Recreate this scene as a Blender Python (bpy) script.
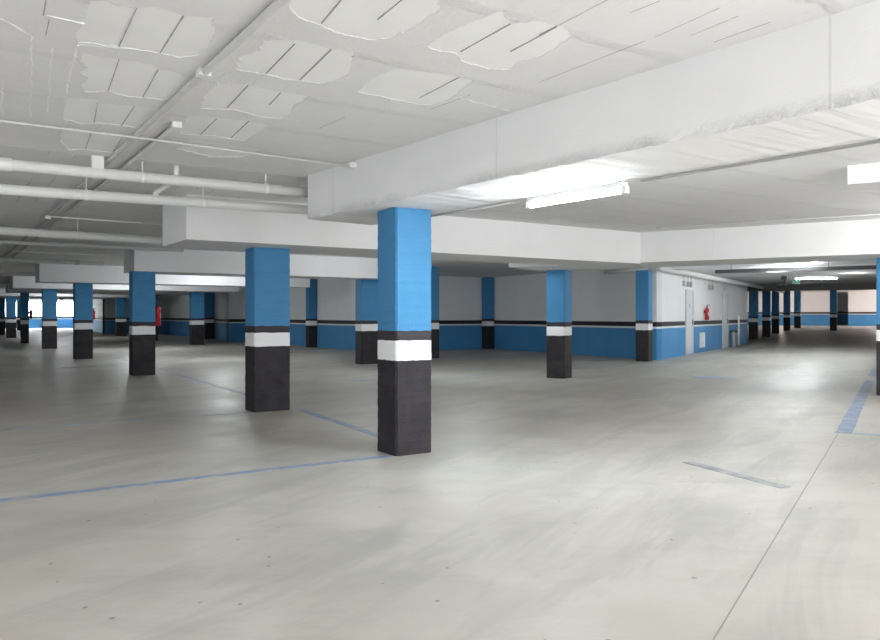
import bpy, bmesh, math, random
from mathutils import Vector, Matrix

random.seed(7)
SC = bpy.context.scene
COL = SC.collection
for o in list(bpy.data.objects):
    bpy.data.objects.remove(o)

# ------------------------------------------------------------------ camera
# World axes follow the column grid of the left hall: +X across it, +Y down the
# rows, origin at the base of the nearest column.  The right hall is turned 25.3 deg.
cam_d = bpy.data.cameras.new('camera')
cam = bpy.data.objects.new('camera', cam_d)
COL.objects.link(cam)
cam.location = (-3.49, -6.06, 1.30)
cam.rotation_euler = (math.radians(90), 0, math.radians(-33.232))
cam_d.sensor_width = 36.0
cam_d.lens = 36.0 * 760 / 880
cam_d.shift_y = -5 / 880
cam_d.clip_end = 400
SC.camera = cam

# ------------------------------------------------------------------ world, exposure
w = bpy.data.worlds.new('world')
SC.world = w
w.use_nodes = True
w.node_tree.nodes['Background'].inputs[0].default_value = (0.90, 0.96, 1.0, 1)
w.node_tree.nodes['Background'].inputs[1].default_value = 14.0
SC.view_settings.view_transform = 'Standard'
SC.view_settings.look = 'None'
SC.view_settings.exposure = 0.90
SC.view_settings.gamma = 1.0
SC.view_settings.use_curve_mapping = False
SC.cycles.max_bounces = 10
SC.cycles.diffuse_bounces = 7

COOL = (0.93, 0.98, 1.0)
WARM = (1.0, 0.84, 0.76)
NEUT = (1.0, 0.99, 0.985)


def unseen_light(name, loc, power, color=NEUT, radius=0.25):
    l = bpy.data.lights.new(name, 'POINT')
    l.energy = power
    l.color = color
    l.shadow_soft_size = radius
    o = bpy.data.objects.new(name, l)
    COL.objects.link(o)
    o.location = loc
    return o


# added unseen area light behind the camera, tilted up as fill
_d = bpy.data.lights.new('rear_fill_light', 'AREA')
_d.shape = 'RECTANGLE'
_d.size, _d.size_y = 6.0, 1.6
_d.energy = 245
_d.color = (1.0, 0.99, 0.985)
_o = bpy.data.objects.new('rear_fill_light', _d)
COL.objects.link(_o)
_o.location = (0.4, -8.9, 0.35)
_o.rotation_euler = (math.radians(142), 0, 0)

# unseen point lights: some stand for inferred garage lamps, the rest are added fill
unseen_light('light_behind_camera', (3.2, -7.2, 2.45), 150)
unseen_light('light_rear_bay', (-5.6, -7.2, 2.45), 92)
unseen_light('light_left_bay', (-8.0, 4.0, 2.5), 50)  # added fill for the left bay
unseen_light('light_left_side', (-7.0, -1.6, 2.1), 62)  # added fill that brightens the white ceiling pipes
unseen_light('light_right_bay', (7.4, -2.2, 2.5), 82)  # added fill to the right of the big beam
unseen_light('light_second_bay', (4.4, 9.0, 2.62), 24, COOL)
unseen_light('light_nook', (5.4, 6.6, 2.62), 44, COOL)  # added fill towards the nook walls
unseen_light('light_third_bay', (3.4, 16.0, 2.62), 85, COOL)
unseen_light('light_fourth_bay', (2.6, 23.8, 2.6), 90, COOL)
unseen_light('light_sixth_bay', (2.0, 40.8, 2.6), 60, COOL)
unseen_light('light_deep_bay', (3.0, 60.0, 2.5), 60, COOL)
unseen_light('light_right_hall_front', (15.7, 6.35, 2.46), 52, COOL, 0.30)
unseen_light('light_right_hall_near', (11.3, 4.4, 2.66), 55, COOL)
unseen_light('light_right_hall_wall', (19.2, 7.6, 2.62), 105, COOL)  # extra fill added to brighten the building wall
unseen_light('light_right_hall_middle', (22.9, 8.1, 2.62), 22, COOL)
unseen_light('light_right_hall_end', (55.2, 23.0, 2.7), 125, WARM)
unseen_light('light_right_hall_corner', (52.0, 29.5, 2.7), 65, WARM)

# ------------------------------------------------------------------ right hall frame
BC = Vector((13.7, 8.81))
ANG = math.radians(25.3)
R2 = Vector((math.cos(ANG), math.sin(ANG)))
L2 = Vector((-math.sin(ANG), math.cos(ANG)))


def P(s, t):
    """a point of the right hall: s along the painted wall, t across it"""
    v = BC + R2 * s + L2 * t
    return (v.x, v.y)


RAMP0, SLOPE = 12.0, 0.0125


def ramp(s):
    return max(0.0, (s - RAMP0) * SLOPE)


CEIL = 2.75

# ------------------------------------------------------------------ helpers
def link(name, bm, mat, parent=None, smooth=False, recalc=True):
    me = bpy.data.meshes.new(name)
    if recalc:
        bmesh.ops.recalc_face_normals(bm, faces=bm.faces)
    bm.to_mesh(me)
    bm.free()
    if smooth:
        for p in me.polygons:
            p.use_smooth = True
    o = bpy.data.objects.new(name, me)
    COL.objects.link(o)
    if mat:
        me.materials.append(mat)
    if parent:
        o.parent = parent
    return o


def empty(name, loc=(0, 0, 0), rz=0.0):
    o = bpy.data.objects.new(name, None)
    o.empty_display_size = 0.1
    COL.objects.link(o)
    o.location = loc
    o.rotation_euler = (0, 0, rz)
    return o


def tag(o, label, cat, group=None):
    o['label'] = label
    o['category'] = cat
    if group:
        o['group'] = group
    return o


def structure(o):
    o['kind'] = 'structure'
    return o


def add_prism(bm, pts, z0, z1):
    lo = [bm.verts.new((x, y, z0)) for x, y in pts]
    hi = [bm.verts.new((x, y, z1)) for x, y in pts]
    n = len(pts)
    bm.faces.new(lo[::-1])
    bm.faces.new(hi)
    for i in range(n):
        bm.faces.new((lo[i], lo[(i + 1) % n], hi[(i + 1) % n], hi[i]))


def add_box(bm, x0, x1, y0, y1, z0, z1):
    add_prism(bm, [(x0, y0), (x1, y0), (x1, y1), (x0, y1)], z0, z1)


def frame_for(d):
    d = d.normalized()
    up = Vector((0, 0, 1)) if abs(d.z) < 0.9 else Vector((1, 0, 0))
    x = d.cross(up).normalized()
    y = x.cross(d).normalized()
    return x, y


def add_tube(bm, pts, r, seg=12, caps=True):
    pts = [Vector(p) for p in pts]
    rings = []
    x = None
    for i, p in enumerate(pts):
        if i == 0:
            d = pts[1] - p
        elif i == len(pts) - 1:
            d = p - pts[-2]
        else:
            d = (pts[i + 1] - p).normalized() + (p - pts[i - 1]).normalized()
        d.normalize()
        if x is None:
            x, y = frame_for(d)
        else:
            x = (x - d * x.dot(d)).normalized()
            y = x.cross(d).normalized()
        rr = r[i] if isinstance(r, (list, tuple)) else r
        ring = [bm.verts.new(p + x * (math.cos(a) * rr) + y * (math.sin(a) * rr))
                for a in (2 * math.pi * k / seg for k in range(seg))]
        rings.append(ring)
    for a, b in zip(rings, rings[1:]):
        for k in range(seg):
            bm.faces.new((a[k], a[(k + 1) % seg], b[(k + 1) % seg], b[k]))
    if caps:
        bm.faces.new(rings[0][::-1])
        bm.faces.new(rings[-1])


def add_lathe(bm, prof, cx=0, cy=0, seg=20):
    """profile of (radius, z) turned about the vertical axis"""
    rings = []
    for r, z in prof:
        rings.append([bm.verts.new((cx + math.cos(2 * math.pi * k / seg) * r,
                                    cy + math.sin(2 * math.pi * k / seg) * r, z)) for k in range(seg)])
    for a, b in zip(rings, rings[1:]):
        for k in range(seg):
            bm.faces.new((a[k], a[(k + 1) % seg], b[(k + 1) % seg], b[k]))
    bm.faces.new(rings[0][::-1])
    bm.faces.new(rings[-1])


def bevel_all(bm, w, seg=2):
    es = [e for e in bm.edges if len(e.link_faces) == 2 and e.calc_face_angle(0) > 0.5]
    bmesh.ops.bevel(bm, geom=es, offset=w, segments=seg, affect='EDGES', profile=0.5)


# ------------------------------------------------------------------ materials
class NT:
    def __init__(self, name, rough=0.7, spec=0.3):
        self.m = bpy.data.materials.new(name)
        self.m.use_nodes = True
        self.t = self.m.node_tree
        self.b = self.t.nodes['Principled BSDF']
        self.b.inputs['Roughness'].default_value = rough
        self.b.inputs['Specular IOR Level'].default_value = spec
        self.tc = self.t.nodes.new('ShaderNodeTexCoord')

    def n(self, kind, **kw):
        nd = self.t.nodes.new(kind)
        for k, v in kw.items():
            setattr(nd, k, v)
        return nd

    def put(self, sock, v):
        if isinstance(v, bpy.types.NodeSocket):
            self.t.links.new(v, sock)
        elif isinstance(v, (tuple, list)) and sock.type == 'RGBA' and len(v) == 3:
            sock.default_value = (*v, 1)
        else:
            sock.default_value = v

    def math(self, op, a, b=0.0, c=None):
        nd = self.n('ShaderNodeMath', operation=op)
        self.put(nd.inputs[0], a)
        self.put(nd.inputs[1], b)
        if c is not None:
            self.put(nd.inputs[2], c)
        return nd.outputs[0]

    def mix(self, f, a, b):
        nd = self.n('ShaderNodeMix', data_type='RGBA')
        self.put(nd.inputs[0], f)
        self.put(nd.inputs[6], a)
        self.put(nd.inputs[7], b)
        return nd.outputs[2]

    def noise(self, scale, detail=3, rough=0.55, vec=None, dist=0.0):
        nd = self.n('ShaderNodeTexNoise')
        nd.inputs['Scale'].default_value = scale
        nd.inputs['Detail'].default_value = detail
        nd.inputs['Roughness'].default_value = rough
        nd.inputs['Distortion'].default_value = dist
        self.t.links.new(vec if vec is not None else self.tc.outputs['Object'], nd.inputs['Vector'])
        return nd.outputs[0]

    def rng(self, v, a, b, c=0.0, d=1.0, smooth=False):
        nd = self.n('ShaderNodeMapRange')
        if smooth:
            nd.interpolation_type = 'SMOOTHSTEP'
        self.put(nd.inputs[0], v)
        for i, x in enumerate((a, b, c, d)):
            nd.inputs[1 + i].default_value = x
        return nd.outputs[0]

    def xyz(self, vec=None):
        nd = self.n('ShaderNodeSeparateXYZ')
        self.t.links.new(vec if vec is not None else self.tc.outputs['Object'], nd.inputs[0])
        return nd.outputs

    def vec(self, x, y, z):
        nd = self.n('ShaderNodeCombineXYZ')
        for i, v in enumerate((x, y, z)):
            self.put(nd.inputs[i], v)
        return nd.outputs[0]

    def bump(self, h, dist=0.01, strength=1.0):
        nd = self.n('ShaderNodeBump')
        nd.inputs['Strength'].default_value = strength
        nd.inputs['Distance'].default_value = dist
        self.put(nd.inputs['Height'], h)
        self.t.links.new(nd.outputs[0], self.b.inputs['Normal'])

    def color(self, c):
        self.put(self.b.inputs['Base Color'], c)

    def bands(self, z, stops):
        """hard colour bands over height: [(z_top, colour), ...]"""
        c = stops[0][1]
        for (zt, _), (_, nxt) in zip(stops, stops[1:]):
            c = self.mix(self.math('GREATER_THAN', z, zt), c, nxt)
        return c


def simple(name, color, rough=0.5, metal=0.0, spec=0.4, var=0.08):
    m = NT(name, rough, spec)
    k = m.noise(9.0, 3)
    m.color(m.mix(m.rng(k, 0.3, 0.7), tuple(c * (1 - var) for c in color), color))
    m.b.inputs['Metallic'].default_value = metal
    return m.m


BLUE = (0.072, 0.265, 0.505)
BLACK = (0.030, 0.027, 0.031)
WHITE = (0.86, 0.865, 0.87)


def column_mat():
    m = NT('banded_column_paint', 0.62, 0.25)
    x, y, z = m.xyz()
    geo = m.n('ShaderNodeNewGeometry')
    wob = m.noise(7.0, 3, vec=geo.outputs['Position'])
    zz = m.math('ADD', z, m.rng(wob, 0.3, 0.7, -0.006, 0.006))
    fine = m.noise(60.0, 4, vec=geo.outputs['Position'])
    cl = m.noise(5.0, 4, vec=geo.outputs['Position'])
    f = m.rng(cl, 0.3, 0.7)
    blue = m.mix(f, (0.062, 0.243, 0.47), BLUE)
    black = m.mix(f, (0.022, 0.020, 0.023), (0.042, 0.038, 0.044))
    band = (0.045, 0.041, 0.047)
    c = m.bands(zz, [(0.877, black), (1.061, (0.87, 0.87, 0.88)), (1.153, band), (9, blue)])
    m.color(c)
    # board marks left by the formwork and small blow-holes
    line = m.math('LESS_THAN', m.math('ABSOLUTE', m.math('SUBTRACT', zz, 0.36)), 0.004)
    line2 = m.math('LESS_THAN', m.math('ABSOLUTE', m.math('SUBTRACT', zz, 1.86)), 0.003)
    v = m.n('ShaderNodeTexVoronoi')
    v.inputs['Scale'].default_value = 16.0
    m.t.links.new(geo.outputs['Position'], v.inputs['Vector'])
    holes = m.math('LESS_THAN', v.outputs['Distance'], 0.085)
    h = m.math('SUBTRACT', fine, m.math('MULTIPLY', m.math('ADD', m.math('ADD', line, line2), holes), 1.2))
    m.bump(h, 0.004, 0.8)
    return m.m


def wall_mat(name='banded_wall_paint', up=WHITE):
    m = NT(name, 0.55, 0.3)
    x, y, z = m.xyz()
    k = m.noise(1.3, 4)
    f = m.rng(k, 0.3, 0.7)
    blue = m.mix(f, (0.064, 0.26, 0.53), (0.078, 0.295, 0.58))
    top = m.mix(f, tuple(c * 0.95 for c in up), up)
    c = m.bands(z, [(0.905, blue), (0.962, (0.78, 0.79, 0.80)), (1.10, (0.025, 0.024, 0.028)), (9, top)])
    m.color(c)
    m.bump(m.noise(45, 3), 0.002, 0.5)
    return m.m


def ceiling_mat():
    m = NT('whitewashed_slab', 0.85, 0.15)
    x, y, z = m.xyz()
    wob = m.noise(5.0, 4)
    w1 = m.rng(wob, 0.25, 0.75, -0.05, 0.05)
    fine = m.noise(34.0, 5, 0.68)
    mid = m.noise(6.0, 5, 0.6)
    # ribs across the rows every 0.9 m and block joints along them
    fy = m.math('FRACT', m.math('DIVIDE', m.math('ADD', m.math('ADD', y, 0.57 + 90.0), m.math('MULTIPLY', w1, 0.6)), 0.92))
    cy = m.math('ABSOLUTE', m.math('SUBTRACT', fy, 0.5))
    rib = m.rng(cy, 0.43, 0.475, smooth=True)
    fx = m.math('FRACT', m.math('DIVIDE', m.math('ADD', m.math('ADD', x, 90.02), m.math('MULTIPLY', w1, 0.16)), 0.205))
    jx = m.math('ABSOLUTE', m.math('SUBTRACT', fx, 0.5))
    far = m.rng(y, 1.2, 2.0)
    joint = m.math('MULTIPLY', m.rng(jx, 0.455, 0.485), m.rng(m.noise(1.7, 2), 0.50, 0.58))
    joint = m.math('MULTIPLY', joint, m.math('ADD', 0.12, m.math('MULTIPLY', far, 0.88)))
    joint = m.math('MULTIPLY', joint, m.math('SUBTRACT', 1.0, rib))
    soft = m.rng(m.noise(0.45, 3), 0.3, 0.7)
    c = m.mix(soft, (0.80, 0.80, 0.805), (0.84, 0.84, 0.84))
    c = m.mix(m.math('MULTIPLY', m.rng(mid, 0.35, 0.65), 0.3), c, (0.75, 0.75, 0.755))
    c = m.mix(m.math('MULTIPLY', rib, 0.2), c, (0.68, 0.68, 0.68))
    c = m.mix(m.math('MULTIPLY', joint, 0.5), c, (0.40, 0.40, 0.40))
    m.color(c)
    h = m.math('ADD', m.math('MULTIPLY', fine, 0.45), m.math('MULTIPLY', mid, 0.5))
    h = m.math('SUBTRACT', h, m.math('MULTIPLY', joint, 0.5))
    h = m.math('ADD', h, m.math('MULTIPLY', rib, m.math('MULTIPLY', fine, 0.8)))
    m.bump(h, 0.014, 0.8)
    return m.m


def bare_mat():
    m = NT('smooth_whitewashed_boards', 0.8, 0.15)
    k = m.noise(3.0, 4)
    m.color(m.mix(m.rng(k, 0.3, 0.7), (0.89, 0.89, 0.89), (0.93, 0.93, 0.93)))
    m.bump(m.noise(40, 3), 0.002, 0.5)
    return m.m


def beam_mat(name='whitewashed_beam', rough_edge=False):
    m = NT(name, 0.8, 0.2)
    x, y, z = m.xyz()
    k = m.noise(1.4, 4)
    c = m.mix(m.rng(k, 0.3, 0.7), (0.81, 0.81, 0.815), (0.86, 0.86, 0.865))
    fine = m.noise(30, 4, 0.6)
    v = m.n('ShaderNodeTexVoronoi')
    v.inputs['Scale'].default_value = 9.0
    m.t.links.new(m.tc.outputs['Object'], v.inputs['Vector'])
    pit = m.math('LESS_THAN', v.outputs['Distance'], 0.07)
    fy = m.math('ABSOLUTE', m.math('SUBTRACT', m.math('FRACT', m.math('DIVIDE', m.math('ADD', y, 4.02 + 24), 2.4)), 0.5))
    seam = m.math('GREATER_THAN', fy, 0.4975)
    h = m.math('SUBTRACT', m.math('MULTIPLY', fine, 0.35), m.math('MULTIPLY', pit, 0.5))
    h = m.math('SUBTRACT', h, m.math('MULTIPLY', seam, 1.2))
    if rough_edge:
        nz = m.xyz(m.tc.outputs['Normal'])[2]
        side = m.math('GREATER_THAN', nz, -0.6)
        low = m.rng(z, 0.02, 0.10, 1.0, 0.0)
        gr = m.noise(22, 5, 0.75)
        mask = m.rng(m.noise(2.3, 3), 0.35, 0.6)
        hon = m.math('MULTIPLY', m.math('MULTIPLY', m.math('MULTIPLY', low, side), mask), m.rng(gr, 0.42, 0.58))
        h = m.math('SUBTRACT', h, m.math('MULTIPLY', hon, 2.2))
        c = m.mix(m.math('MULTIPLY', hon, 0.22), c, (0.5, 0.49, 0.48))
        c = m.mix(m.math('MULTIPLY', seam, 0.2), c, (0.4, 0.4, 0.4))
        # lines of the boards across the underside
        bl = m.math('ABSOLUTE', m.math('SUBTRACT', m.math('FRACT', m.math('DIVIDE', y, 0.16)), 0.5))
        und = m.rng(z, 0.0, 0.012, 1.0, 0.0)
        h = m.math('SUBTRACT', h, m.math('MULTIPLY', m.math('MULTIPLY', m.rng(bl, 0.46, 0.49), und), 0.5))
    m.color(c)
    m.bump(h, 0.006, 0.8)
    return m.m


def floor_mat():
    m = NT('polished_concrete', 0.5, 0.34)
    big = m.noise(0.28, 4, 0.55, dist=0.5)
    mid = m.noise(1.1, 5, 0.62, dist=0.8)
    fine = m.noise(26, 4, 0.6)
    x, y, z = m.xyz()
    c = m.mix(m.rng(big, 0.32, 0.68, smooth=True), (0.385, 0.362, 0.312), (0.50, 0.482, 0.435))
    c = m.mix(m.math('MULTIPLY', m.rng(mid, 0.40, 0.66, smooth=True), 0.45), c, (0.545, 0.53, 0.495))
    # drag marks of the power float, in the direction of the right hall
    sv = m.vec(m.math('MULTIPLY', m.math('ADD', m.math('MULTIPLY', x, 0.90), m.math('MULTIPLY', y, 0.43)), 0.5),
               m.math('MULTIPLY', m.math('SUBTRACT', m.math('MULTIPLY', y, 0.90), m.math('MULTIPLY', x, 0.43)), 2.2), 0.0)
    st = m.noise(0.9, 5, 0.65, vec=sv, dist=0.6)
    c = m.mix(m.math('MULTIPLY', m.rng(st, 0.42, 0.66, smooth=True), 0.6), c, (0.31, 0.305, 0.28))
    c = m.mix(m.math('MULTIPLY', m.rng(fine, 0.3, 0.7), 0.12), c, (0.36, 0.34, 0.31))
    st2 = m.noise(2.6, 5, 0.7, vec=m.vec(m.math('MULTIPLY', m.math('ADD', m.math('MULTIPLY', x, 0.84), m.math('MULTIPLY', y, -0.55)), 0.35), m.math('ADD', m.math('MULTIPLY', x, 0.55), m.math('MULTIPLY', y, 0.84)), 3.0), dist=0.4)
    c = m.mix(m.math('MULTIPLY', m.rng(st2, 0.45, 0.72, smooth=True), 0.40), c, (0.31, 0.305, 0.285))
    # dark spots
    v = m.n('ShaderNodeTexVoronoi')
    v.inputs['Scale'].default_value = 4.6
    m.t.links.new(m.tc.outputs['Object'], v.inputs['Vector'])
    dd = m.math('ADD', v.outputs['Distance'], m.rng(fine, 0.3, 0.7, -0.02, 0.03))
    sp = m.math('MULTIPLY', m.rng(dd, 0.045, 0.07, 1.0, 0.0), m.rng(m.noise(0.9, 2), 0.34, 0.44))
    c = m.mix(m.math('MULTIPLY', sp, 0.75), c, (0.14, 0.12, 0.10))
    m.color(c)
    r = m.rng(mid, 0.3, 0.7, 0.39, 0.54)
    m.put(m.b.inputs['Roughness'], r)
    m.bump(m.math('ADD', fine, m.math('MULTIPLY', mid, 0.8)), 0.0025, 0.35)
    return m.m


def marking_mat(name, col, keep):
    """worn floor paint: the concrete shows where the paint has gone"""
    m = NT(name, 0.5, 0.35)
    k = m.noise(5.0, 5, 0.7)
    k2 = m.noise(1.2, 3)
    f = m.math('MULTIPLY', m.rng(k, 0.62 - keep * 0.45, 0.80 - keep * 0.45, 1.0, 0.0), 1.0)
    f = m.math('SUBTRACT', 1.0, m.math('MULTIPLY', f, m.rng(k2, 0.35, 0.65, 0.55, 1.0)))
    m.color(m.mix(f, (0.44, 0.43, 0.39), col))
    return m.m


def emit(name, col, strength):
    m = bpy.data.materials.new(name)
    m.use_nodes = True
    b = m.node_tree.nodes['Principled BSDF']
    b.inputs['Base Color'].default_value = (0.9, 0.9, 0.9, 1)
    b.inputs['Emission Color'].default_value = (*col, 1)
    b.inputs['Emission Strength'].default_value = strength
    return m


M_COL = column_mat()
M_WALL = wall_mat()
M_CEIL = ceiling_mat()
M_BARE = bare_mat()
M_BEAM = beam_mat()
M_BEAM_R = beam_mat('whitewashed_rough_beam', True)
M_FLOOR = floor_mat()
M_LINE = marking_mat('worn_blue_floor_paint', (0.19, 0.265, 0.41), 0.60)
M_FAINT = marking_mat('nearly_gone_blue_paint', (0.18, 0.20, 0.24), 0.50)
M_PALE = marking_mat('thin_blue_floor_paint', (0.20, 0.33, 0.50), 0.45)
M_PIPE = simple('white_pipe', (0.90, 0.90, 0.89), 0.4, var=0.04)
M_DIMPIPE = simple('grey_pipe', (0.55, 0.55, 0.54), 0.5)
M_CONDUIT = simple('painted_conduit', (0.70, 0.70, 0.69), 0.6)
M_STEEL = simple('galvanised_steel', (0.50, 0.51, 0.52), 0.38, 0.7)
M_DARK = simple('dark_metal', (0.05, 0.05, 0.055), 0.5)
M_DOOR = simple('pale_grey_door', (0.66, 0.69, 0.72), 0.4)
M_RED = simple('red_enamel', (0.55, 0.015, 0.03), 0.3, spec=0.5)
M_RUBBER = simple('black_rubber', (0.015, 0.015, 0.015), 0.55)
M_LABEL = simple('pale_paper', (0.75, 0.74, 0.70), 0.6)
M_BIN = simple('grey_bin_metal', (0.30, 0.33, 0.37), 0.4, 0.5)
M_WHITE = simple('white_plastic', (0.82, 0.82, 0.82), 0.4, var=0.03)
M_GREEN = simple('green_plastic', (0.18, 0.42, 0.27), 0.4)
M_JOINT = simple('floor_joint_filler', (0.30, 0.29, 0.27), 0.9)
M_CRACK = simple('open_joint', (0.40, 0.40, 0.40), 0.9)
M_TUBE = emit('lit_tube', (0.88, 0.965, 1.0), 190.0)
M_TUBE2 = emit('lit_far_tube', COOL, 32.0)
M_DARK_BEAM = simple('dark_grey_beam', (0.20, 0.195, 0.185), 0.85)  # even dark grey for the far right beam
M_TRAY = simple('dark_tray_grey', (0.10, 0.105, 0.105), 0.5)
glass = bpy.data.materials.new('clear_glass')
glass.use_nodes = True
gb = glass.node_tree.nodes['Principled BSDF']
gb.inputs['Base Color'].default_value = (1, 1, 1, 1)
gb.inputs['Transmission Weight'].default_value = 1.0
gb.inputs['Roughness'].default_value = 0.0
gb.inputs['IOR'].default_value = 1.05

# ------------------------------------------------------------------ shell: floor and ceiling
bm = bmesh.new()
add_prism(bm, [(-9.2, 79.2), (-9.2, -12.2), (5.2, -12.2), P(52, -15.4), P(52, 9), (30, 79.2)], -0.25, 0.0)
structure(link('floor', bm, M_FLOOR))

bm = bmesh.new()
S1 = 51.5
a0, a1 = P(RAMP0, -15.4), P(RAMP0, 8.0)
b0, b1 = P(S1, -15.4), P(S1, 8.0)
top = [bm.verts.new((*a0, 0.001)), bm.verts.new((*b0, ramp(S1))), bm.verts.new((*b1, ramp(S1))), bm.verts.new((*a1, 0.001))]
bot = [bm.verts.new((v.co.x, v.co.y, -0.01)) for v in top]
bm.faces.new(top)
bm.faces.new(bot[::-1])
for i in range(4):
    bm.faces.new((bot[i], bot[(i + 1) % 4], top[(i + 1) % 4], top[i]))
structure(link('floor_ramp', bm, M_FLOOR))

# the plaster skin has come away in ragged patches that bare the boards of the slab
BARE = [
    [(-2.92, -2.23), (-2.85, -2.28), (-2.82, -2.25), (-2.72, -2.27), (-2.65, -2.33), (-2.51, -2.3), (-2.39, -2.35), (-2.32, -2.17), (-2.28, -1.94), (-2.31, -1.85), (-2.29, -1.76), (-2.37, -1.67), (-2.48, -1.69), (-2.58, -1.67), (-2.69, -1.67), (-2.78, -1.65), (-2.88, -1.62), (-2.91, -1.7), (-2.91, -1.94)],
    [(-2.83, -1.46), (-2.75, -1.44), (-2.65, -1.46), (-2.49, -1.47), (-2.42, -1.41), (-2.33, -1.4), (-2.25, -1.32), (-2.25, -0.94), (-2.23, -0.76), (-2.37, -0.72), (-2.51, -0.71), (-2.59, -0.77), (-2.64, -0.71), (-2.71, -0.66), (-2.75, -0.82), (-2.74, -0.99), (-2.8, -1.09), (-2.77, -1.2), (-2.83, -1.32)],
    [(-2.8, -0.44), (-2.63, -0.52), (-2.59, -0.44), (-2.39, -0.48), (-2.2, -0.54), (-2.23, 0.16), (-2.32, 0.14), (-2.44, 0.15), (-2.52, 0.17), (-2.6, 0.26), (-2.74, 0.17)],
    [(-2.7, 0.55), (-2.51, 0.5), (-2.28, 0.55), (-2.16, 0.55), (-2.2, 1.23), (-2.42, 1.22), (-2.56, 1.32), (-2.67, 0.93)],
    [(-2.07, -2.19), (-2.0, -2.25), (-1.91, -2.29), (-1.71, -2.27), (-1.59, -2.3), (-1.5, -2.09), (-1.44, -1.94), (-1.46, -1.74), (-1.51, -1.66), (-1.64, -1.65), (-1.72, -1.62), (-1.85, -1.65), (-1.97, -1.64), (-2.03, -1.64), (-2.09, -1.87), (-2.03, -2.03)],
    [(-2.05, -1.32), (-1.87, -1.4), (-1.69, -1.36), (-1.45, -1.38), (-1.44, -1.22), (-1.45, -1.12), (-1.4, -0.94), (-1.4, -0.74), (-1.5, -0.68), (-1.76, -0.77), (-1.97, -0.66), (-2.03, -1.0)],
    [(-1.98, -0.4), (-1.8, -0.48), (-1.6, -0.51), (-1.4, -0.5), (-1.38, -0.24), (-1.38, 0.13), (-1.64, 0.09), (-1.9, 0.18)],
    [(-1.76, 0.33), (-1.44, 0.34), (-1.15, 0.39), (-1.19, 0.77), (-1.43, 0.93), (-1.77, 0.75)],
    [(-2.19, -2.86), (-1.64, -3.22), (-1.51, -3.04), (-1.5, -2.79), (-1.53, -2.59), (-1.59, -2.51), (-1.74, -2.49), (-1.91, -2.55), (-1.99, -2.56), (-2.09, -2.63)],
    [(-1.26, -2.17), (-1.1, -2.21), (-0.92, -2.25), (-0.85, -2.23), (-0.73, -2.24), (-0.7, -2.09), (-0.63, -1.81), (-0.66, -1.64), (-0.73, -1.6), (-0.88, -1.61), (-1.04, -1.62), (-1.23, -1.63), (-1.28, -1.93)],
    [(-1.26, -3.19), (-1.12, -3.09), (-1.02, -3.2), (-0.82, -3.19), (-0.74, -3.11), (-0.68, -2.84), (-0.72, -2.67), (-0.69, -2.52), (-0.79, -2.47), (-0.99, -2.49), (-1.11, -2.59), (-1.19, -2.56), (-1.3, -2.58), (-1.32, -2.83)],
]
bm = bmesh.new()


def loop(pts, z):
    vs = [bm.verts.new((x, y, z)) for x, y in pts]
    return vs, [bm.edges.new((vs[i], vs[(i + 1) % len(vs)])) for i in range(len(vs))]


def ragged(pts):
    out = []
    for (x0, y0), (x1, y1) in zip(pts, pts[1:] + pts[:1]):
        L = math.hypot(x1 - x0, y1 - y0)
        n = max(2, int(L / 0.022))
        for i in range(n):
            t = i / n
            j = 0.009 if i else 0.003
            out.append((x0 + (x1 - x0) * t + random.uniform(-j, j), y0 + (y1 - y0) * t + random.uniform(-j, j)))
    return out


outer = [(-9.2, 79.2), (-9.2, -12.2), (5.2, -12.2), P(17.9, -15.4), P(17.9, 8.0), (30, 79.2)]
ov, oe = loop(outer, CEIL)
edges = list(oe)
holes = []
for pts in BARE:
    hv, he = loop(ragged(pts), CEIL)
    holes.append(hv)
    edges += he
bmesh.ops.triangle_fill(bm, use_beauty=False, use_dissolve=False, edges=edges)
for f in bm.faces:
    f.material_index = 0
for hv in holes:
    up = [bm.verts.new((v.co.x, v.co.y, CEIL + 0.0035)) for v in hv]
    n = len(hv)
    for i in range(n):
        bm.faces.new((hv[i], hv[(i + 1) % n], up[(i + 1) % n], up[i]))
    f = bm.faces.new(up)
    f.material_index = 1
tv = [bm.verts.new((x, y, CEIL + 0.3)) for x, y in outer]
bm.faces.new(tv)
for i in range(len(tv)):
    bm.faces.new((ov[i], ov[(i + 1) % len(tv)], tv[(i + 1) % len(tv)], tv[i]))
_c = structure(link('ceiling', bm, M_CEIL))
_c.data.materials.append(M_BARE)
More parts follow.
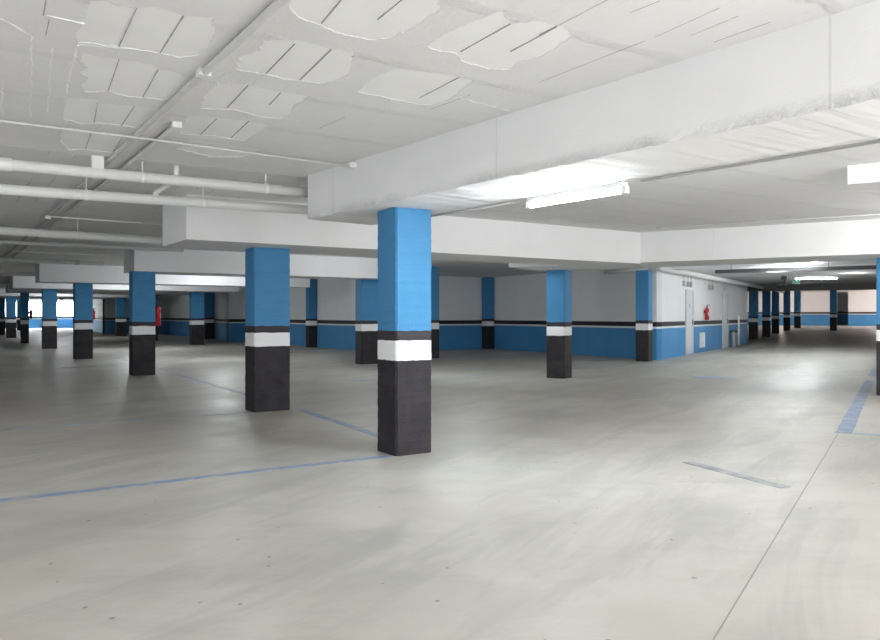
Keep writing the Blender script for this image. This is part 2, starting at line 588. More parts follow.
# open joints between the boards
for p, q in [((-2.72, -2.27), (-2.69, -1.67)), ((-2.51, -2.3), (-2.48, -1.69)), ((-2.65, -1.46), (-2.59, -0.77)), ((-2.42, -1.38), (-2.37, -0.73)), ((-2.6, -0.43), (-2.53, 0.17)), ((-2.37, -0.49), (-2.34, 0.15)), ((-2.5, 0.49), (-2.44, 1.19)), ((-2.26, 0.54), (-2.22, 1.19)), ((-1.91, -2.23), (-1.86, -1.66)), ((-1.71, -2.26), (-1.64, -1.66)), ((-1.87, -1.37), (-1.82, -0.79)), ((-1.64, -1.34), (-1.6, -1.03)), ((-1.79, -0.45), (-1.75, 0.12)), ((-1.57, -0.53), (-1.51, 0.09)), ((-1.96, -2.95), (-1.91, -2.57)), ((-1.72, -3.06), (-1.7, -2.77)), ((-0.85, -2.26), (-0.82, -1.74)), ((-1.12, -3.08), (-1.1, -2.62)), ((-0.9, -3.18), (-0.87, -2.77)), ((-0.38, -2.45), (-0.38, -3.29)), ((-0.38, -3.36), (-0.42, -3.78)), ((-0.24, -3.47), (-0.26, -3.77)), ((-0.9, -3.05), (-0.93, -3.56)), ((-0.61, -1.55), (-0.58, -1.98)), ((-3.09, -2.14), (-3.08, -1.93)), ((-1.04, -0.62), (-1.02, -1.02)), ((-3.05, -1.89), (-3.04, -1.63)), ((-0.73, -3.51), (-0.72, -3.68)), ((-0.06, -3.48), (-0.06, -3.81))]:
    p, q = Vector(p), Vector(q)
    d = (q - p)
    nrm = Vector((-d.y, d.x)).normalized()
    bm = bmesh.new()
    n = max(3, int(d.length / 0.05))
    lft, rgt = [], []
    inside = p.x < -0.65 and p.y < 1.3
    for i in range(n + 1):
        c = p + d * (i / n)
        wd = 0.0028 * random.uniform(0.35, 1.2)
        lft.append(tuple(c + nrm * wd))
        rgt.append(tuple(c - nrm * wd))
    add_prism(bm, rgt + lft[::-1], CEIL - 0.001, CEIL + 0.006)
    structure(link('ceiling_joint', bm, M_CRACK))
# ridges of plaster squeezed out of the shuttering
for p, q in [((-3.1, -1.6), (-2.95, 0.24)), ((-2.99, -1.46), (-2.86, 0.02)), ((-2.88, -1.58), (-2.81, -0.52)), ((-3.25, -1.78), (-3.1, -1.6)), ((-3.06, -1.95), (-2.9, -1.92)), ((-2.87, -1.59), (-2.63, -1.67)), ((-0.6, -1.89), (-0.07, -1.81)), ((-3.18, -0.66), (-3.13, 0.19))]:
    p, q = Vector((*p, CEIL + 0.001)), Vector((*q, CEIL + 0.001))
    bm = bmesh.new()
    n = max(4, int((q - p).length / 0.04))
    add_tube(bm, [p.lerp(q, i / n) + Vector((random.uniform(-.006, .006), random.uniform(-.006, .006), 0)) for i in range(n + 1)],
             [random.uniform(0.001, 0.007) for i in range(n + 1)], 6)
    structure(link('ceiling_ridge', bm, M_BARE))
bm = bmesh.new()
q = [P(17.6, -15.4), P(S1, -15.4), P(S1, 8.0), P(17.6, 8.0)]
zz = [CEIL + ramp(17.6), CEIL + ramp(S1), CEIL + ramp(S1), CEIL + ramp(17.6)]
lo = [bm.verts.new((*p, z)) for p, z in zip(q, zz)]
hi = [bm.verts.new((*p, z + 0.25)) for p, z in zip(q, zz)]
bm.faces.new(lo)
bm.faces.new(hi[::-1])
for i in range(4):
    bm.faces.new((lo[i], lo[(i + 1) % 4], hi[(i + 1) % 4], hi[i]))
structure(link('ceiling_right', bm, M_CEIL))


# ------------------------------------------------------------------ shell: walls
def wall(name, p, q, z0=0.0, z1=None, th=0.2, holes=(), mat=None, ext=0.0):
    """a wall whose visible face runs from p to q; the thickness lies to the right of p->q.
    holes: (u0, u1, h0, h1) along the wall and above its base"""
    p, q = Vector(p), Vector(q)
    d = (q - p)
    L = d.length
    ang = math.atan2(d.y, d.x)
    H = (z1 if z1 is not None else CEIL) - z0
    bm = bmesh.new()
    us = sorted({0.0 - ext, L + ext, *[h[0] for h in holes], *[h[1] for h in holes]})
    for u0, u1 in zip(us, us[1:]):
        hs = [h for h in holes if h[0] <= u0 + 1e-6 and h[1] >= u1 - 1e-6]
        if hs:
            add_box(bm, u0, u1, -th, 0, 0, hs[0][2])
            add_box(bm, u0, u1, -th, 0, hs[0][3], H)
        else:
            add_box(bm, u0, u1, -th, 0, 0, H)
    o = link(name, bm, mat or M_WALL)
    o.location = (p.x, p.y, z0)
    o.rotation_euler = (0, 0, ang)
    return structure(o)


# hidden faces close the room behind and beside the camera
wall('wall_back', (5, -12), (-9, -12), ext=0.2)
wall('wall_left', (-9, -12), (-9, 79))
wall('wall_right', P(47.3, -15.1), (5, -12))
# the far end of the left hall, with its ribbon of windows
WIN = [(0.15, 2.15), (2.35, 4.35), (4.55, 6.55), (6.75, 7.75)]
o = wall('wall_far_left', (-9.0, 79.0), (8.3, 79.0), holes=[(a + 9.0, b + 9.0, 1.14, 2.66) for a, b in WIN])
o.scale = (1, -1, 1)
wall('wall_store_side', (5.95, 50.9), (8.0, 79.0))
wall('wall_store_front', (9.2, 50.9), (5.95, 50.9), th=0.15)
wall('wall_long', (8.94, 35.5), (9.2, 50.9))
wall('wall_stagger_side', (8.1, 30.26), (8.94, 35.6))
wall('wall_stagger_front', (9.4, 30.26), (8.1, 30.26), th=0.15)
wall('wall_long_near', (9.17, 17.57), (9.17, 30.26))
wall('wall_nook_back', (14.45, 17.6), (9.17, 17.6), th=0.15)
wall('wall_nook_side', P(0, 0), (14.3, 17.75))
# the right hall
wall('wall_building', P(14.74, 0), P(0.0, 0))
wall('wall_building_end', P(14.74, 6), P(14.74, 0.0))
wall('wall_right_side', P(47.3, 6), P(14.74, 6), z0=0.03, z1=3.2)
ZF = ramp(47.0)


def far_wall(name, s, t0, t1):
    # visible face looks back towards the camera (-R2)
    bm = bmesh.new()
    H = CEIL + 0.02
    add_box(bm, 0, 0.2, t0, t1, 0, H)
    o = link(name, bm, M_WALL)
    o.location = (*P(s, 0), ramp(s))
    o.rotation_euler = (0, 0, ANG)
    return structure(o)


far_wall('wall_far_right', 47.0, -1.3, 6.2)
far_wall('wall_far_recess', 51.0, -2.6, -0.9)
far_wall('wall_far_end', 47.0, -15.2, -2.2)
for nm, t0, t1 in (('wall_recess_left', -1.3, -1.1), ('wall_recess_right', -2.4, -2.2)):
    bm = bmesh.new()
    add_box(bm, 0.2, 4.0, t0, t1, 0, CEIL + 0.02)
    o = link(nm, bm, M_WALL)
    o.location = (*P(47.0, 0), ramp(47.0))
    o.rotation_euler = (0, 0, ANG)
    structure(o)

# windows in the far left wall
for i, (a, b) in enumerate(WIN):
    bm = bmesh.new()
    z0, z1, y0, y1 = 1.14, 2.66, 79.05, 79.12
    t = 0.045
    add_box(bm, a, a + t, y0, y1, z0, z1)
    add_box(bm, b - t, b, y0, y1, z0, z1)
    add_box(bm, a + t, b - t, y0, y1, z0, z0 + t)
    add_box(bm, a + t, b - t, y0, y1, z1 - t, z1)
    if b - a > 1.5:
        c = (a + b) / 2
        add_box(bm, c - t / 2, c + t / 2, y0, y1, z0 + t, z1 - t)
    fr = structure(link('window_%d' % (i + 1), bm, M_WHITE))
    bm = bmesh.new()
    add_box(bm, a + 0.02, b - 0.02, 79.08, 79.09, z0 + 0.02, z1 - 0.02)
    link('pane', bm, glass, fr)

# doors in the blue and white wall
def door(name, s0, s1):
    root = empty(name, (*P(s0, 0), 0), ANG)
    structure(root)
    wd = s1 - s0
    bm = bmesh.new()
    for x0, x1, z0, z1 in ((0, 0.05, 0, 2.13), (wd - 0.05, wd, 0, 2.13), (0.05, wd - 0.05, 2.08, 2.13)):
        add_box(bm, x0, x1, -0.05, 0.0, z0, z1)
    link('door_frame', bm, M_DOOR, root)
    bm = bmesh.new()
    add_box(bm, 0.05, wd - 0.05, -0.03, 0.0, 0.012, 2.08)
    leaf = link('door_leaf', bm, M_DOOR, root)
    bm = bmesh.new()
    add_box(bm, wd - 0.14, wd - 0.10, -0.042, -0.03, 0.95, 1.15)
    add_tube(bm, [(wd - 0.12, -0.04, 1.06), (wd - 0.12, -0.09, 1.06), (wd - 0.23, -0.09, 1.06)], 0.011, 8)
    link('door_handle', bm, M_DARK, root)
    bm = bmesh.new()
    add_box(bm, 0.42, 0.54, -0.034, -0.03, 1.55, 1.67)
    link('door_sign', bm, simple('blue_sign', (0.25, 0.42, 0.58), 0.4), root) if s0 < 5 else bm.free()
    return root


door('door_1', 3.30, 4.28)
door('door_2', 9.15, 10.15)


# ------------------------------------------------------------------ beams
def beam(pts, z0, label, mat=None, z1=CEIL, jitter=0.0, rz=0.0, loc=None):
    c = loc or (sum(p[0] for p in pts) / len(pts), sum(p[1] for p in pts) / len(pts))
    R = Matrix.Rotation(-rz, 2)
    loc_pts = [tuple(R @ Vector((p[0] - c[0], p[1] - c[1]))) for p in pts]
    bm = bmesh.new()
    add_prism(bm, loc_pts, 0, z1 - z0)
    if jitter:
        for h in (0.03, 0.07):
            bmesh.ops.bisect_plane(bm, geom=bm.verts[:] + bm.edges[:] + bm.faces[:], plane_co=(0, 0, h), plane_no=(0, 0, 1))
        es = [e for e in bm.edges if e.calc_length() > 4 and max(v.co.z for v in e.verts) < 0.08]
        bmesh.ops.subdivide_edges(bm, edges=es, cuts=220, use_grid_fill=True)
        for v in bm.verts:
            if v.co.z < 0.001:
                v.co.z += random.uniform(0, jitter)
                v.co.x += random.uniform(-jitter, jitter) * 0.5
            elif v.co.z < 0.031:
                v.co.x += random.uniform(-jitter, jitter) * 0.3
    o = link('ceiling_beam', bm, mat or M_BEAM)
    o.location = (c[0], c[1], z0)
    o.rotation_euler = (0, 0, rz)
    return tag(o, label, 'beam')


def rect(a0, a1, b0, b1):
    return [(a0, b0), (a1, b0), (a1, b1), (a0, b1)]


beam([(0.70, -11.8), (1.66, -11.8), (0.49, 1.42), (-0.31, 1.30)], 2.29,
     'big whitewashed beam with rough chipped lower edge, on top of the nearest column', M_BEAM_R, jitter=0.012, loc=(0.0, 0.0))
beam([(-1.05, 3.19), (6.785, 3.19), (6.22, 4.36), (-1.05, 4.36)], 2.205,
     'bright white beam on the second nearest blue column, ending just left of it')
beam(rect(-0.05, 6.62, 11.12, 12.25), 2.24, 'grey-white beam over the third column, behind the bright white beam')
beam(rect(-1.2, 6.97, 17.98, 19.1), 2.24, 'pale grey beam end left of the red extinguisher column, fourth beam back')
beam(rect(-1.3, 7.2, 26.05, 27.95), 2.30, 'fifth beam back, brightly lit strip seen under the fourth beam')
beam(rect(-1.0, 7.2, 33.1, 34.95), 2.34, 'sixth beam back in the left hall, thin strip under the fifth')
beam(rect(-1.0, 7.0, 42.4, 44.2), 2.36, 'seventh beam back in the left hall, above the bright windows')
beam(rect(-1.0, 5.7, 50.3, 50.85), 2.40, 'last beam back in the left hall, nearest to the windows')
SB0, SB1 = -8.65, -7.2
beam([P(SB0, -14.9), P(SB1, -14.9), P(SB1, 0.45), P(SB0, 0.45)], 2.225,
     'long white beam across the right side, carrying the column at the right edge')
beam([P(0.3, -14.9), P(0.9, -14.9), P(0.9, -0.35), P(0.3, -0.35)], 2.62,
     'shallow pale beam beyond the long white beam, above the dark tray')
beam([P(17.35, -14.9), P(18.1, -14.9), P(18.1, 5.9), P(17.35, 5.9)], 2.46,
     'dark beam across the far right hall, in front of the pink wall', M_DARK_BEAM, z1=CEIL + 0.06)


# ------------------------------------------------------------------ columns
def column(x, y, wd, dp, top, label, rz=0.0, base=0.0, group=None):
    """(x, y) is the near left corner of the foot"""
    bm = bmesh.new()
    h = top - base
    add_box(bm, -wd / 2, wd / 2, -dp / 2, dp / 2, 0, h)
    es = [e for e in bm.edges if e.calc_length() > h - 0.01]
    big = y < 20 and x < 8
    bmesh.ops.bevel(bm, geom=es, offset=0.012, segments=2, affect='EDGES')
    if big:
        es = [e for e in bm.edges if e.calc_length() > h - 0.01]
        bmesh.ops.subdivide_edges(bm, edges=es, cuts=70)
        for v in bm.verts:
            if 0.005 < v.co.z < h - 0.005:
                k = 0.0035 * random.uniform(-1, 0.6)
                v.co.x += math.copysign(k, v.co.x)
                v.co.y += math.copysign(k, v.co.y)
    o = link('concrete_column', bm, M_COL)
    c = Matrix.Rotation(rz, 2) @ Vector((wd / 2, dp / 2))
    o.location = (x + c.x, y + c.y, base)
    o.rotation_euler = (0, 0, rz)
    return tag(o, label, 'column', group)


column(0.0, 0.0, 0.386, 0.364, 2.292, 'nearest and largest blue, white and black column, under the big rough beam')
column(-0.01, 3.77, 0.505, 0.365, 2.206, 'second nearest banded column, under the bright white beam')
column(-0.085, 11.13, 0.47, 0.36, 2.24, 'banded column with a red fire extinguisher on its side, third in the left row')
column(-0.23, 18.49, 0.49, 0.36, 2.24, 'dark blue banded column just left of the extinguisher column, fourth in the left row')
column(-0.27, 26.61, 0.50, 0.36, 2.30, 'banded column standing between the two bright window strips, fifth in the left row')
column(-0.47, 33.6, 0.33, 0.36, 2.34, 'narrow far banded column with a small extinguisher at its right, sixth in the left row')
column(-0.49, 42.9, 0.50, 0.36, 2.36, 'far banded column second from the left edge of the photo')
column(-0.62, 50.4, 0.55, 0.36, 2.40, 'far banded column cut by the left edge of the photo')
column(1.8, 67.2, 0.40, 0.36, CEIL, 'tiny farthest banded column before the window wall')
column(5.73, 11.78, 0.62, 0.36, 2.24, 'banded column half hidden behind the left side of the nearest column')
column(8.62, 13.1, 0.42, 0.40, CEIL, 'dark banded column sliver just right of the nearest column')
column(5.56, 27.45, 0.56, 0.36, 2.30, 'banded column with bright blue front, left of the second nearest column')
column(5.28, 34.5, 0.50, 0.36, 2.34, 'dark column sliver behind the red extinguisher of the third column')
column(5.41, 43.56, 0.58, 0.36, 2.36, 'small light blue banded column left of the extinguisher column, in front of the far wall')
column(8.82, 22.3, 0.35, 0.35, CEIL, 'dark blue banded column against the wall, right of the second nearest column')
column(8.33, 35.0, 0.50, 0.50, CEIL, 'dark column against the staggered wall, behind the bright blue fronted one')
column(13.92, 17.2, 0.32, 0.37, CEIL, 'dark banded column in the inner corner of the dim nook')
column(*P(-7.34, -0.17), 0.40, 0.40, 2.225, 'banded column right of the nearest one, standing free before the nook', ANG)
column(*P(-7.73, -6.10), 0.42, 0.40, 2.225, 'banded column cut by the right edge of the photo', ANG)
column(*P(-0.82, 0.0), 0.42, 0.36, 2.55, 'banded column at the outer corner of the blue and white wall', ANG)


def right_col(px_s, t, wd, label, top=None):
    z = ramp(px_s)
    return column(*P(px_s, t), wd, 0.40, top or (CEIL + z), label, ANG, z)


right_col(18.3, 0.13, 0.38, 'dark banded column just past the end of the white wall')
right_col(22.0, 0.06, 0.27, 'far dark column, second beyond the end of the white wall')
right_col(27.4, 0.34, 0.22, 'thin dark column, third beyond the end of the white wall')
right_col(32.7, 0.36, 0.30, 'far column with a pinkish white band, fourth beyond the white wall')
right_col(39.6, 0.50, 0.70, 'bright blue far column, last before the pink wall')
right_col(34.1, -2.27, 0.42, 'lone dark column in front of the pink wall')


# ------------------------------------------------------------------ pipes
def pipe(pts, r, label, mat, hangers=(), collars=(), name='ceiling_pipe'):
    root = empty(name, pts[0])
    o0 = Vector(pts[0])
    loc = [Vector(p) - o0 for p in pts]
    bm = bmesh.new()
    add_tube(bm, loc, r, 16)
    link('pipe_run', bm, mat, root, smooth=True)
    for t in hangers:
        p = loc[0].lerp(loc[-1], t)
        bm = bmesh.new()
        zt = CEIL - o0.z
        add_tube(bm, [p + Vector((0, 0, r * 0.9)), (p.x, p.y, zt)], 0.006, 8)
        d = (loc[-1] - loc[0]).normalized() * 0.012
        add_tube(bm, [p - d, p + d], r + 0.006, 16)
        link('hanger', bm, mat, root)
    for t in collars:
        p = loc[0].lerp(loc[-1], t)
        bm = bmesh.new()
        d = (loc[-1] - loc[0]).normalized() * 0.05
        add_tube(bm, [p - d, p + d], r + 0.009, 16)
        link('collar', bm, mat, root, smooth=False)
    return tag(root, label, 'pipe'), root


_, p1 = pipe([(-8.8, 1.53, 2.60), (0.35, 1.46, 2.60)], 0.05,
             'uppermost thick white pipe on the left, with a square stub up to the ceiling', M_PIPE, hangers=(0.753, 0.885), collars=(0.63,))
bm = bmesh.new()
q = Vector((-2.30, 1.48, 0)) - Vector((-8.8, 1.53, 0))
add_box(bm, q.x - 0.05, q.x + 0.05, q.y - 0.04, q.y + 0.04, 0.03, 0.15)
link('stub', bm, M_PIPE, p1)
_, p2 = pipe([(-8.8, 2.78, 2.50), (0.25, 2.02, 2.50)], 0.052,
             'second thick white pipe from the top, crossing before the bright white beam', M_PIPE, hangers=(0.72, 0.845))
bm = bmesh.new()
q = Vector((-1.66, 2.2, 0)) - Vector((-8.8, 2.78, 0))
add_tube(bm, [(q.x, q.y, 0.0), (q.x + 0.02, q.y - 0.10, 0.07), (q.x + 0.05, q.y - 0.55, 0.09), (q.x + 0.07, q.y - 0.68, 0.12), (q.x + 0.07, q.y - 0.70, 0.25)], 0.024, 12)
link('branch', bm, M_PIPE, p2, smooth=True)
pipe([(-8.8, 5.75, 2.50), (0.2, 6.73, 2.50)], 0.06, 'third thick white pipe, running behind the bright white beam end', M_PIPE, hangers=(0.78,))
pipe([(-8.8, 9.0, 2.55), (0.4, 8.9, 2.55)], 0.036, 'thin grey pipe just under the third white pipe', M_DIMPIPE)
pipe([(-8.8, 12.6, 2.55), (-0.2, 13.9, 2.55)], 0.05, 'grey pipe above the fourth beam end, meeting the third beam', M_DIMPIPE, hangers=(0.9,), collars=(0.93,))
pipe([(-8.8, 20.4, 2.55), (0.0, 20.2, 2.55)], 0.06, 'farthest grey pipe at the left edge, above the small columns', M_DIMPIPE)
# the big duct pipe along the top of the building wall
pipe([(13.9 - 0.15, 10.9, 2.62), (P(-0.10, 0.18)[0] - 0.1, P(-0.1, 0.18)[1] - 0.0, 2.62)], 0.055,
     'white pipe along the top of the dim nook wall', M_PIPE)
_, pw = pipe([(*P(-0.6, -0.26), 2.62), (*P(24.5, -0.26), 2.62)], 0.085,
             'long white pipe along the top of the blue and white wall', M_PIPE, hangers=(0.1, 0.35, 0.6, 0.85))


def conduit(pts, r, label, mat=M_CONDUIT, boxes=()):
    root = empty('conduit', pts[0])
    o0 = Vector(pts[0])
    loc = [Vector(p) - o0 for p in pts]
    bm = bmesh.new()
    add_tube(bm, loc, r, 8)
    link('tube_run', bm, mat, root, smooth=True)
    for p in boxes:
        p = Vector(p) - o0
        bm = bmesh.new()
        add_box(bm, p.x - 0.035, p.x + 0.035, p.y - 0.035, p.y + 0.035, p.z - 0.022, p.z + 0.022)
        bevel_all(bm, 0.008)
        link('junction_box', bm, M_WHITE, root)
    return tag(root, label, 'conduit')


Z = CEIL - 0.012
conduit([(-2.20, -11.5, Z - 0.012), (-2.20, 17.5, Z - 0.012)], 0.022, 'thick grey conduit running from the top of the photo back along the left ceiling', M_DIMPIPE,
        boxes=[(-2.20, -1.55, Z - 0.012)])
conduit([(-2.02, -0.2, Z - 0.006), (-2.02, 17.5, Z - 0.006)], 0.017, 'thinner grey conduit running back beside the thick one on the left ceiling', M_DIMPIPE,
        boxes=[(-2.02, -0.2, Z - 0.014)])
conduit([(-8.8, 0.20, Z - 0.045), (-2.12, 0.24, Z - 0.045), (-0.24, 0.37, Z - 0.045)], 0.009, 'thin white conduit across the ceiling, ending at the big beam', M_CONDUIT,
        boxes=[(-0.27, 0.37, Z - 0.03)])
conduit([(-2.2, 5.95, Z - 0.045), (-0.2, 6.15, Z - 0.045)], 0.012, 'short white conduit seen between the second and third pipes', M_PIPE, boxes=[(-2.24, 5.95, Z - 0.06)])
conduit([(-2.2, 13.0, Z - 0.045), (-0.2, 13.1, Z - 0.045)], 0.012, 'small far conduit across the ceiling under the fourth grey pipe', M_PIPE)
def b1r(y):
    return 0.615 - 0.0885 * y - 0.03
conduit([(b1r(0.9), 0.9, 2.279), (b1r(-0.97), -0.97, 2.279)], 0.011, 'dark conduit from the tube lamp back to the nearest column', M_DIMPIPE)
conduit([(b1r(-2.22), -2.22, 2.279), (b1r(-11.5), -11.5, 2.279)], 0.011, 'dark conduit from the tube lamp towards the right edge, along the big beam', M_DIMPIPE)
conduit([(*P(-9.35, -2.6), Z), (*P(-9.35, -10), Z)], 0.011, 'thin white conduit on the ceiling in front of the long white beam', M_PIPE)

# white boxed duct at the right edge
bm = bmesh.new()
add_box(bm, 0, 0.44, -2.6, 0, 0, 0.18)
bevel_all(bm, 0.006)
o = link('ceiling_duct', bm, M_WHITE)
o.location = (*P(-13.53, -5.62), CEIL - 0.18)
o.rotation_euler = (0, 0, ANG)
tag(o, 'boxed white duct under the ceiling, cut by the right edge of the photo', 'duct')


# ------------------------------------------------------------------ tube lamps
def tube_lamp(x, y, z_ceiling, length, rz, label, mat, group=None):
    """z_ceiling: underside the lamp is screwed to; length along local Y"""
    root = empty('tube_lamp', (x, y, z_ceiling - 0.004), rz)
    bm = bmesh.new()
    l = length / 2
    prof = [(-0.035, 0.0), (0.035, 0.0), (0.028, -0.035), (-0.028, -0.035)]
    a = [bm.verts.new((px, -l, pz)) for px, pz in prof]
    b = [bm.verts.new((px, l, pz)) for px, pz in prof]
    bm.faces.new(a)
    bm.faces.new(b[::-1])
    for i in range(4):
        bm.faces.new((a[i], b[i], b[(i + 1) % 4], a[(i + 1) % 4]))
    link('housing', bm, M_WHITE, root)
    bm = bmesh.new()
    add_tube(bm, [(0, -l + 0.04, -0.062), (0, l - 0.04, -0.062)], 0.019, 12)
    link('tube', bm, mat, root, smooth=True)
    for s in (-1, 1):
        bm = bmesh.new()
        add_box(bm, -0.024, 0.024, s * l - 0.02, s * l + 0.02, -0.085, -0.03)
        bevel_all(bm, 0.005)
        link('end_cap', bm, M_WHITE, root)
    return tag(root, label, 'lamp', group)


tube_lamp(b1r(-1.58), -1.58, 2.295, 1.0, math.atan(0.0885), 'glowing tube lamp under the edge of the big beam, right of the nearest column', M_TUBE)
tube_lamp(*P(-1.7, -2.75), CEIL, 0.75, ANG + math.pi / 2, 'small far tube lamp nearest to the white wall, before the shallow beam', M_TUBE2)
tube_lamp(*P(-0.35, -3.6), CEIL, 1.3, ANG + 0.35, 'far tube lamp before the shallow beam, right of the small one', M_TUBE2)
tube_lamp(*P(10.3, -3.2), CEIL, 1.5, ANG + 0.3, 'farthest glowing tube lamp, between the two dark right beams', M_TUBE2)


# ------------------------------------------------------------------ floor markings
def strip(p, q, wd, label, mat, cat='floor marking', name='painted_line', th=0.0025, kind=None):
    p, q = Vector(p), Vector(q)
    d = q - p
    bm = bmesh.new()
    n = max(2, int(d.length / 0.25))
    L = d.length
    left, right = [], []
    for i in range(n + 1):
        u = L * i / n
        left.append((u, wd / 2 + random.uniform(-1, 1) * wd * 0.04))
        right.append((u, -wd / 2 + random.uniform(-1, 1) * wd * 0.04))
    add_prism(bm, right + left[::-1], 0, th)
    o = link(name, bm, mat)
    o.location = (p.x, p.y, 0.0)
    o.rotation_euler = (0, 0, math.atan2(d.y, d.x))
    if kind:
        o['kind'] = kind
        return o
    return tag(o, label, cat)


strip((-8.9, 0.11), (-0.05, 0.06), 0.10, 'blue line on the floor from the left edge to the nearest column', M_LINE)
strip((-8.9, 3.90), (-0.05, 3.84), 0.075, 'faint thin blue line on the floor leading left from the second column', M_PALE)
strip((0.40, 0.45), (0.62, 3.7), 0.11, 'blue line on the floor between the nearest and second columns', M_LINE)
strip((0.63, 4.2), (0.80, 11.0), 0.10, 'blue line on the floor running back behind the second column', M_LINE)
strip((0.95, 12.5), (0.95, 18.5), 0.10, 'far faint blue line on the floor past the third column', M_PALE)
strip((-1.0, 14.7), (-0.2, 14.75), 0.30, 'pale blue smear on the floor left of the extinguisher column', M_FAINT)
strip(P(-12.45, -5.52), P(-4.6, -5.50), 0.16, 'wide blue line on the floor at the right, leading to the edge column', M_LINE)
strip(P(-12.40, -5.62), P(-12.40, -9.0), 0.10, 'blue cross line on the floor at the right edge of the photo', M_PALE)
strip(P(-3.2, -5.5), P(-0.6, -5.5), 0.16, 'short blue line on the floor seen just behind the right edge column', M_LINE)
strip((2.02, -1.64), (1.82, -2.70), 0.11, 'worn grey-blue smear on the floor in front of the far lamp reflection', M_FAINT)
strip((10.15, 4.30), (9.75, 3.85), 0.8, 'faded blue patch on the floor in front of the building corner', M_PALE)
strip((3.2, 7.5), (6.9, 7.2), 0.09, 'faint blue line on the floor glimpsed left of the nearest column', M_PALE)
strip((-2.2, -4.72), (4.75, -1.47), 0.007, '', M_JOINT, name='floor_joint', th=0.0015, kind='structure')


# ------------------------------------------------------------------ things on the building wall
def extinguisher(loc, rz, label, k=1.0):
    """hangs on a wall; local +Y points into the wall, local -Y into the room"""
    root = empty('fire_extinguisher', loc, rz)
    root.scale = (k, k, k)
    r = 0.075
    bm = bmesh.new()
    prof = [(0.045, 0.0), (r, 0.012), (r, 0.36)]
    for i in range(1, 6):
        a = i / 6 * math.pi / 2
        prof.append((r * math.cos(a) * 0.98 + 0.002, 0.36 + 0.07 * math.sin(a)))
    prof += [(0.026, 0.432), (0.026, 0.45)]
    add_lathe(bm, prof, 0, -0.10, 20)
    body = link('cylinder', bm, M_RED, root, smooth=True)
    bm = bmesh.new()
    add_lathe(bm, [(0.028, 0.45), (0.028, 0.475), (0.016, 0.48), (0.016, 0.50)], 0, -0.10, 12)
    link('valve', bm, M_DARK, root)
    bm = bmesh.new()
    add_prism(bm, [(-0.012, -0.10), (0.012, -0.10), (0.012, -0.20), (-0.012, -0.20)], 0.50, 0.512)
    add_prism(bm, [(-0.012, -0.10), (0.012, -0.10), (0.012, -0.19), (-0.012, -0.19)], 0.53, 0.542)
    add_box(bm, -0.008, 0.008, -0.115, -0.095, 0.50, 0.54)
    link('handle', bm, M_DARK, root)
    bm = bmesh.new()
    pts = [(0.02, -0.10, 0.465), (0.07, -0.105, 0.47), (0.105, -0.11, 0.42), (0.108, -0.11, 0.30), (0.098, -0.11, 0.16)]
    add_tube(bm, pts, [0.010, 0.010, 0.010, 0.010, 0.014], 8)
    link('hose', bm, M_RUBBER, root, smooth=True)
    bm = bmesh.new()
    seg = 8
    ra = r + 0.0015
    lo = []
    hi = []
    for i in range(seg + 1):
        a = -math.pi / 2 + (i / seg - 0.5) * 1.6
        lo.append(bm.verts.new((ra * math.cos(a), -0.10 + ra * math.sin(a), 0.16)))
        hi.append(bm.verts.new((ra * math.cos(a), -0.10 + ra * math.sin(a), 0.29)))
    for i in range(seg):
        bm.faces.new((lo[i], lo[i + 1], hi[i + 1], hi[i]))
    link('paper_label', bm, M_LABEL, root)
    bm = bmesh.new()
    add_box(bm, -0.03, 0.03, -0.028, 0.0, 0.24, 0.34)
    link('wall_bracket', bm, M_DARK, root)
    return tag(root, label, 'fire extinguisher')


extinguisher((*P(6.02, -0.008), 1.12), ANG, 'red fire extinguisher on the white wall between the two doors')
extinguisher((-0.085 + 0.47, 11.40, 1.06), math.pi / 2, 'red fire extinguisher on the right side of the third left column')
extinguisher((-0.23 + 0.49, 18.80, 1.16), math.pi / 2, 'red fire extinguisher barely showing behind the fourth left column', 0.66)
extinguisher((-0.47 + 0.33, 33.80, 1.12), math.pi / 2, 'tiny red extinguisher beside the sixth left column, against the window light')

# louvred vent low in the wall
root = empty('wall_vent', (*P(5.35, 0), 0.16), ANG)
bm = bmesh.new()
for x0, x1, z0, z1 in ((0, 0.72, 0, 0.04), (0, 0.72, 0.48, 0.52), (0, 0.04, 0.04, 0.48), (0.68, 0.72, 0.04, 0.48)):
    add_box(bm, x0, x1, -0.03, 0.0, z0, z1)
link('vent_frame', bm, M_WHITE, root)
bm = bmesh.new()
for k in range(9):
    z = 0.05 + k * 0.048
    v = [bm.verts.new(p) for p in ((0.04, -0.022, z), (0.68, -0.022, z), (0.68, -0.002, z + 0.044), (0.04, -0.002, z + 0.044))]
    bm.faces.new(v)
add_box(bm, 0.04, 0.68, -0.002, 0.0, 0.04, 0.48)
link('louvres', bm, M_WHITE, root)
tag(root, 'white louvred vent panel low on the blue wall below the extinguisher', 'vent')

# litter bin
bp = P(10.35, -0.22)
root = empty('litter_bin', (*bp, 0.0))
bm = bmesh.new()
add_lathe(bm, [(0.135, 0.0), (0.14, 0.01), (0.14, 0.60), (0.137, 0.60)], 0, 0, 24)
link('bin_body', bm, M_BIN, root, smooth=False)
bm = bmesh.new()
add_lathe(bm, [(0.146, 0.60), (0.148, 0.62), (0.146, 0.665), (0.10, 0.69), (0.03, 0.70)], 0, 0, 24)
link('bin_lid', bm, M_DARK, root)
bm = bmesh.new()
for (dx, dz, r) in ((0.0, 0.0, 0.055), (0.03, 0.05, 0.04), (-0.01, -0.05, 0.035)):
    bmesh.ops.create_icosphere(bm, subdivisions=2, radius=r, matrix=Matrix.Translation((0.16 + dx * 0.5, -0.06, 0.55 + dz)))
link('bag', bm, M_WHITE, root, smooth=True)
tag(root, 'grey round litter bin with a dark lid beside the second door', 'bin')

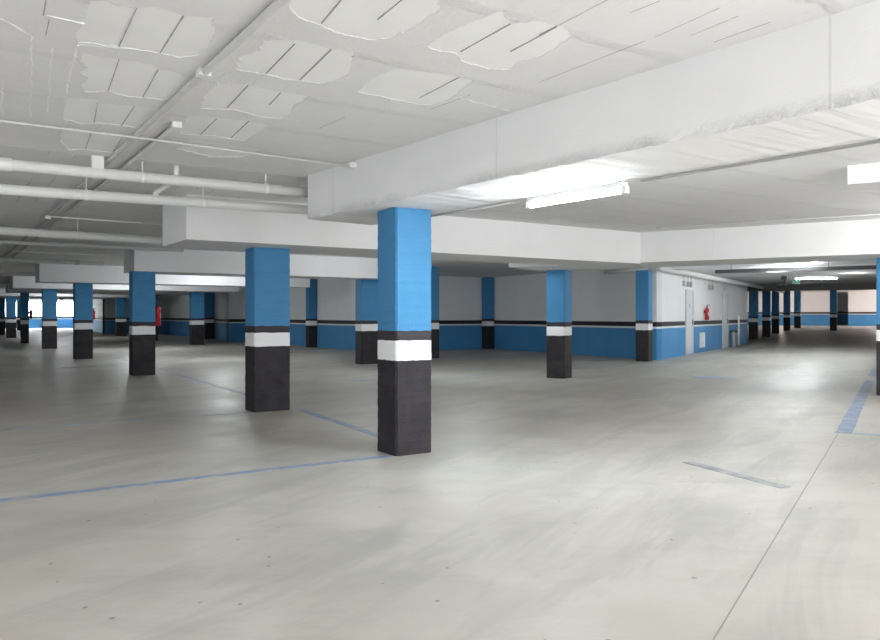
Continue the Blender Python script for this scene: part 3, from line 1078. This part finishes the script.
# thin white downpipe
root = empty('downpipe', (*P(12.3, -0.062), 0.0), ANG)
bm = bmesh.new()
add_tube(bm, [(0, 0, 0), (0, 0, 1.26)], 0.035, 10)
link('pipe_run', bm, M_PIPE, root, smooth=True)
bm = bmesh.new()
add_box(bm, -0.05, 0.05, -0.05, 0.05, 0.9, 0.93)
link('clip', bm, M_PIPE, root)
tag(root, 'thin white vertical pipe on the wall right of the litter bin', 'pipe')

# small cable boxes under the big pipe
for s, lab in ((3.05, 'small grey cable box under the wall pipe, first of three above the first door'),
               (3.55, 'small grey cable box under the wall pipe, middle of three above the first door'),
               (3.95, 'small grey cable box under the wall pipe, last of three above the first door'),
               (6.75, 'small grey cable box under the wall pipe above the extinguisher'),
               (7.25, 'small grey cable box under the wall pipe right of the extinguisher'),
               (9.6, 'small grey cable box under the wall pipe above the second door')):
    root = empty('cable_box', (*P(s, -0.004), 2.22), ANG)
    bm = bmesh.new()
    add_box(bm, -0.06, 0.06, -0.06, 0.0, 0.0, 0.18)
    bevel_all(bm, 0.01)
    link('box_body', bm, M_STEEL, root)
    bm = bmesh.new()
    add_tube(bm, [(0, -0.035, 0.18), (0, -0.035, 0.36)], 0.012, 8)
    link('cable', bm, M_STEEL, root)
    tag(root, lab, 'cable box')

# dark tray added as the dark band below the shallow beam
root = empty('dark_band_tray', (*P(0.05, -1.6), 2.46), ANG)
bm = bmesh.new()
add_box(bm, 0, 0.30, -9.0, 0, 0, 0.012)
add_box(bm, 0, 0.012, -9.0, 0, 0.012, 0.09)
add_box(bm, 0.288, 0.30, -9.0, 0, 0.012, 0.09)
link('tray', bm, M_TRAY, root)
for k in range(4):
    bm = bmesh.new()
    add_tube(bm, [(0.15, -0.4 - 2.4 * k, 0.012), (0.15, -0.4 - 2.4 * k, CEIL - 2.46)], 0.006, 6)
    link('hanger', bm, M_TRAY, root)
tag(root, 'dark tray slung across the right hall just beyond the long white beam', 'cable tray')

# hanging sign and dark projector in the right hall
root = empty('hanging_sign', (*P(9.2, -2.62), 2.45), ANG - math.pi / 2)
bm = bmesh.new()
add_box(bm, -0.14, 0.14, -0.02, 0.02, 0, 0.17)
bevel_all(bm, 0.006)
link('sign_panel', bm, M_GREEN, root)
bm = bmesh.new()
bm.free()
for x in (-0.1, 0.1):
    bm = bmesh.new()
    add_tube(bm, [(x, 0, 0.17), (x, 0, CEIL - 2.45)], 0.005, 6)
    link('hanger', bm, M_DARK, root)
tag(root, 'small green sign hanging under the far right ceiling', 'sign')
root = empty('siren', (*P(9.0, -2.25), 2.40), ANG)
bm = bmesh.new()
add_box(bm, -0.08, 0.08, -0.10, 0.10, 0.22, 0.35)
add_tube(bm, [(0, -0.04, 0.22), (0, -0.04, 0.08)], 0.05, 10)
link('siren_body', bm, M_DARK, root)
bm = bmesh.new()
add_tube(bm, [(-0.02, 0.26, 0.05), (0.0, -0.10, 0.05)], [0.09, 0.05], 12)
link('horn', bm, M_DARK, root)
tag(root, 'dark alarm siren on the ceiling beside the green hanging sign', 'siren')
# dark post at the corner of the far store wall
root = empty('downpipe', (5.86, 50.72, 0.0))
bm = bmesh.new()
add_tube(bm, [(0, 0, 0), (0, 0, 2.45)], 0.06, 10)
link('pipe_run', bm, M_DARK, root, smooth=True)
bm = bmesh.new()
add_box(bm, -0.09, 0.09, -0.09, 0.09, 2.30, 2.36)
link('clip', bm, M_DARK, root)
tag(root, 'thin dark vertical pipe on the far wall corner between the fourth and third left columns', 'pipe')

# repeats of a kind share a group
GROUPS = {'column': 'banded concrete columns', 'beam': 'beams under the ceiling', 'fire extinguisher': 'red fire extinguishers',
          'lamp': 'glowing tube lamps', 'cable box': 'cable boxes on the building wall', 'pipe': 'pipes of the garage',
          'conduit': 'conduits on the ceiling', 'floor marking': 'blue paint on the floor'}
for o in bpy.data.objects:
    c = o.get('category')
    if c in GROUPS and o.parent is None:
        o['group'] = GROUPS[c]
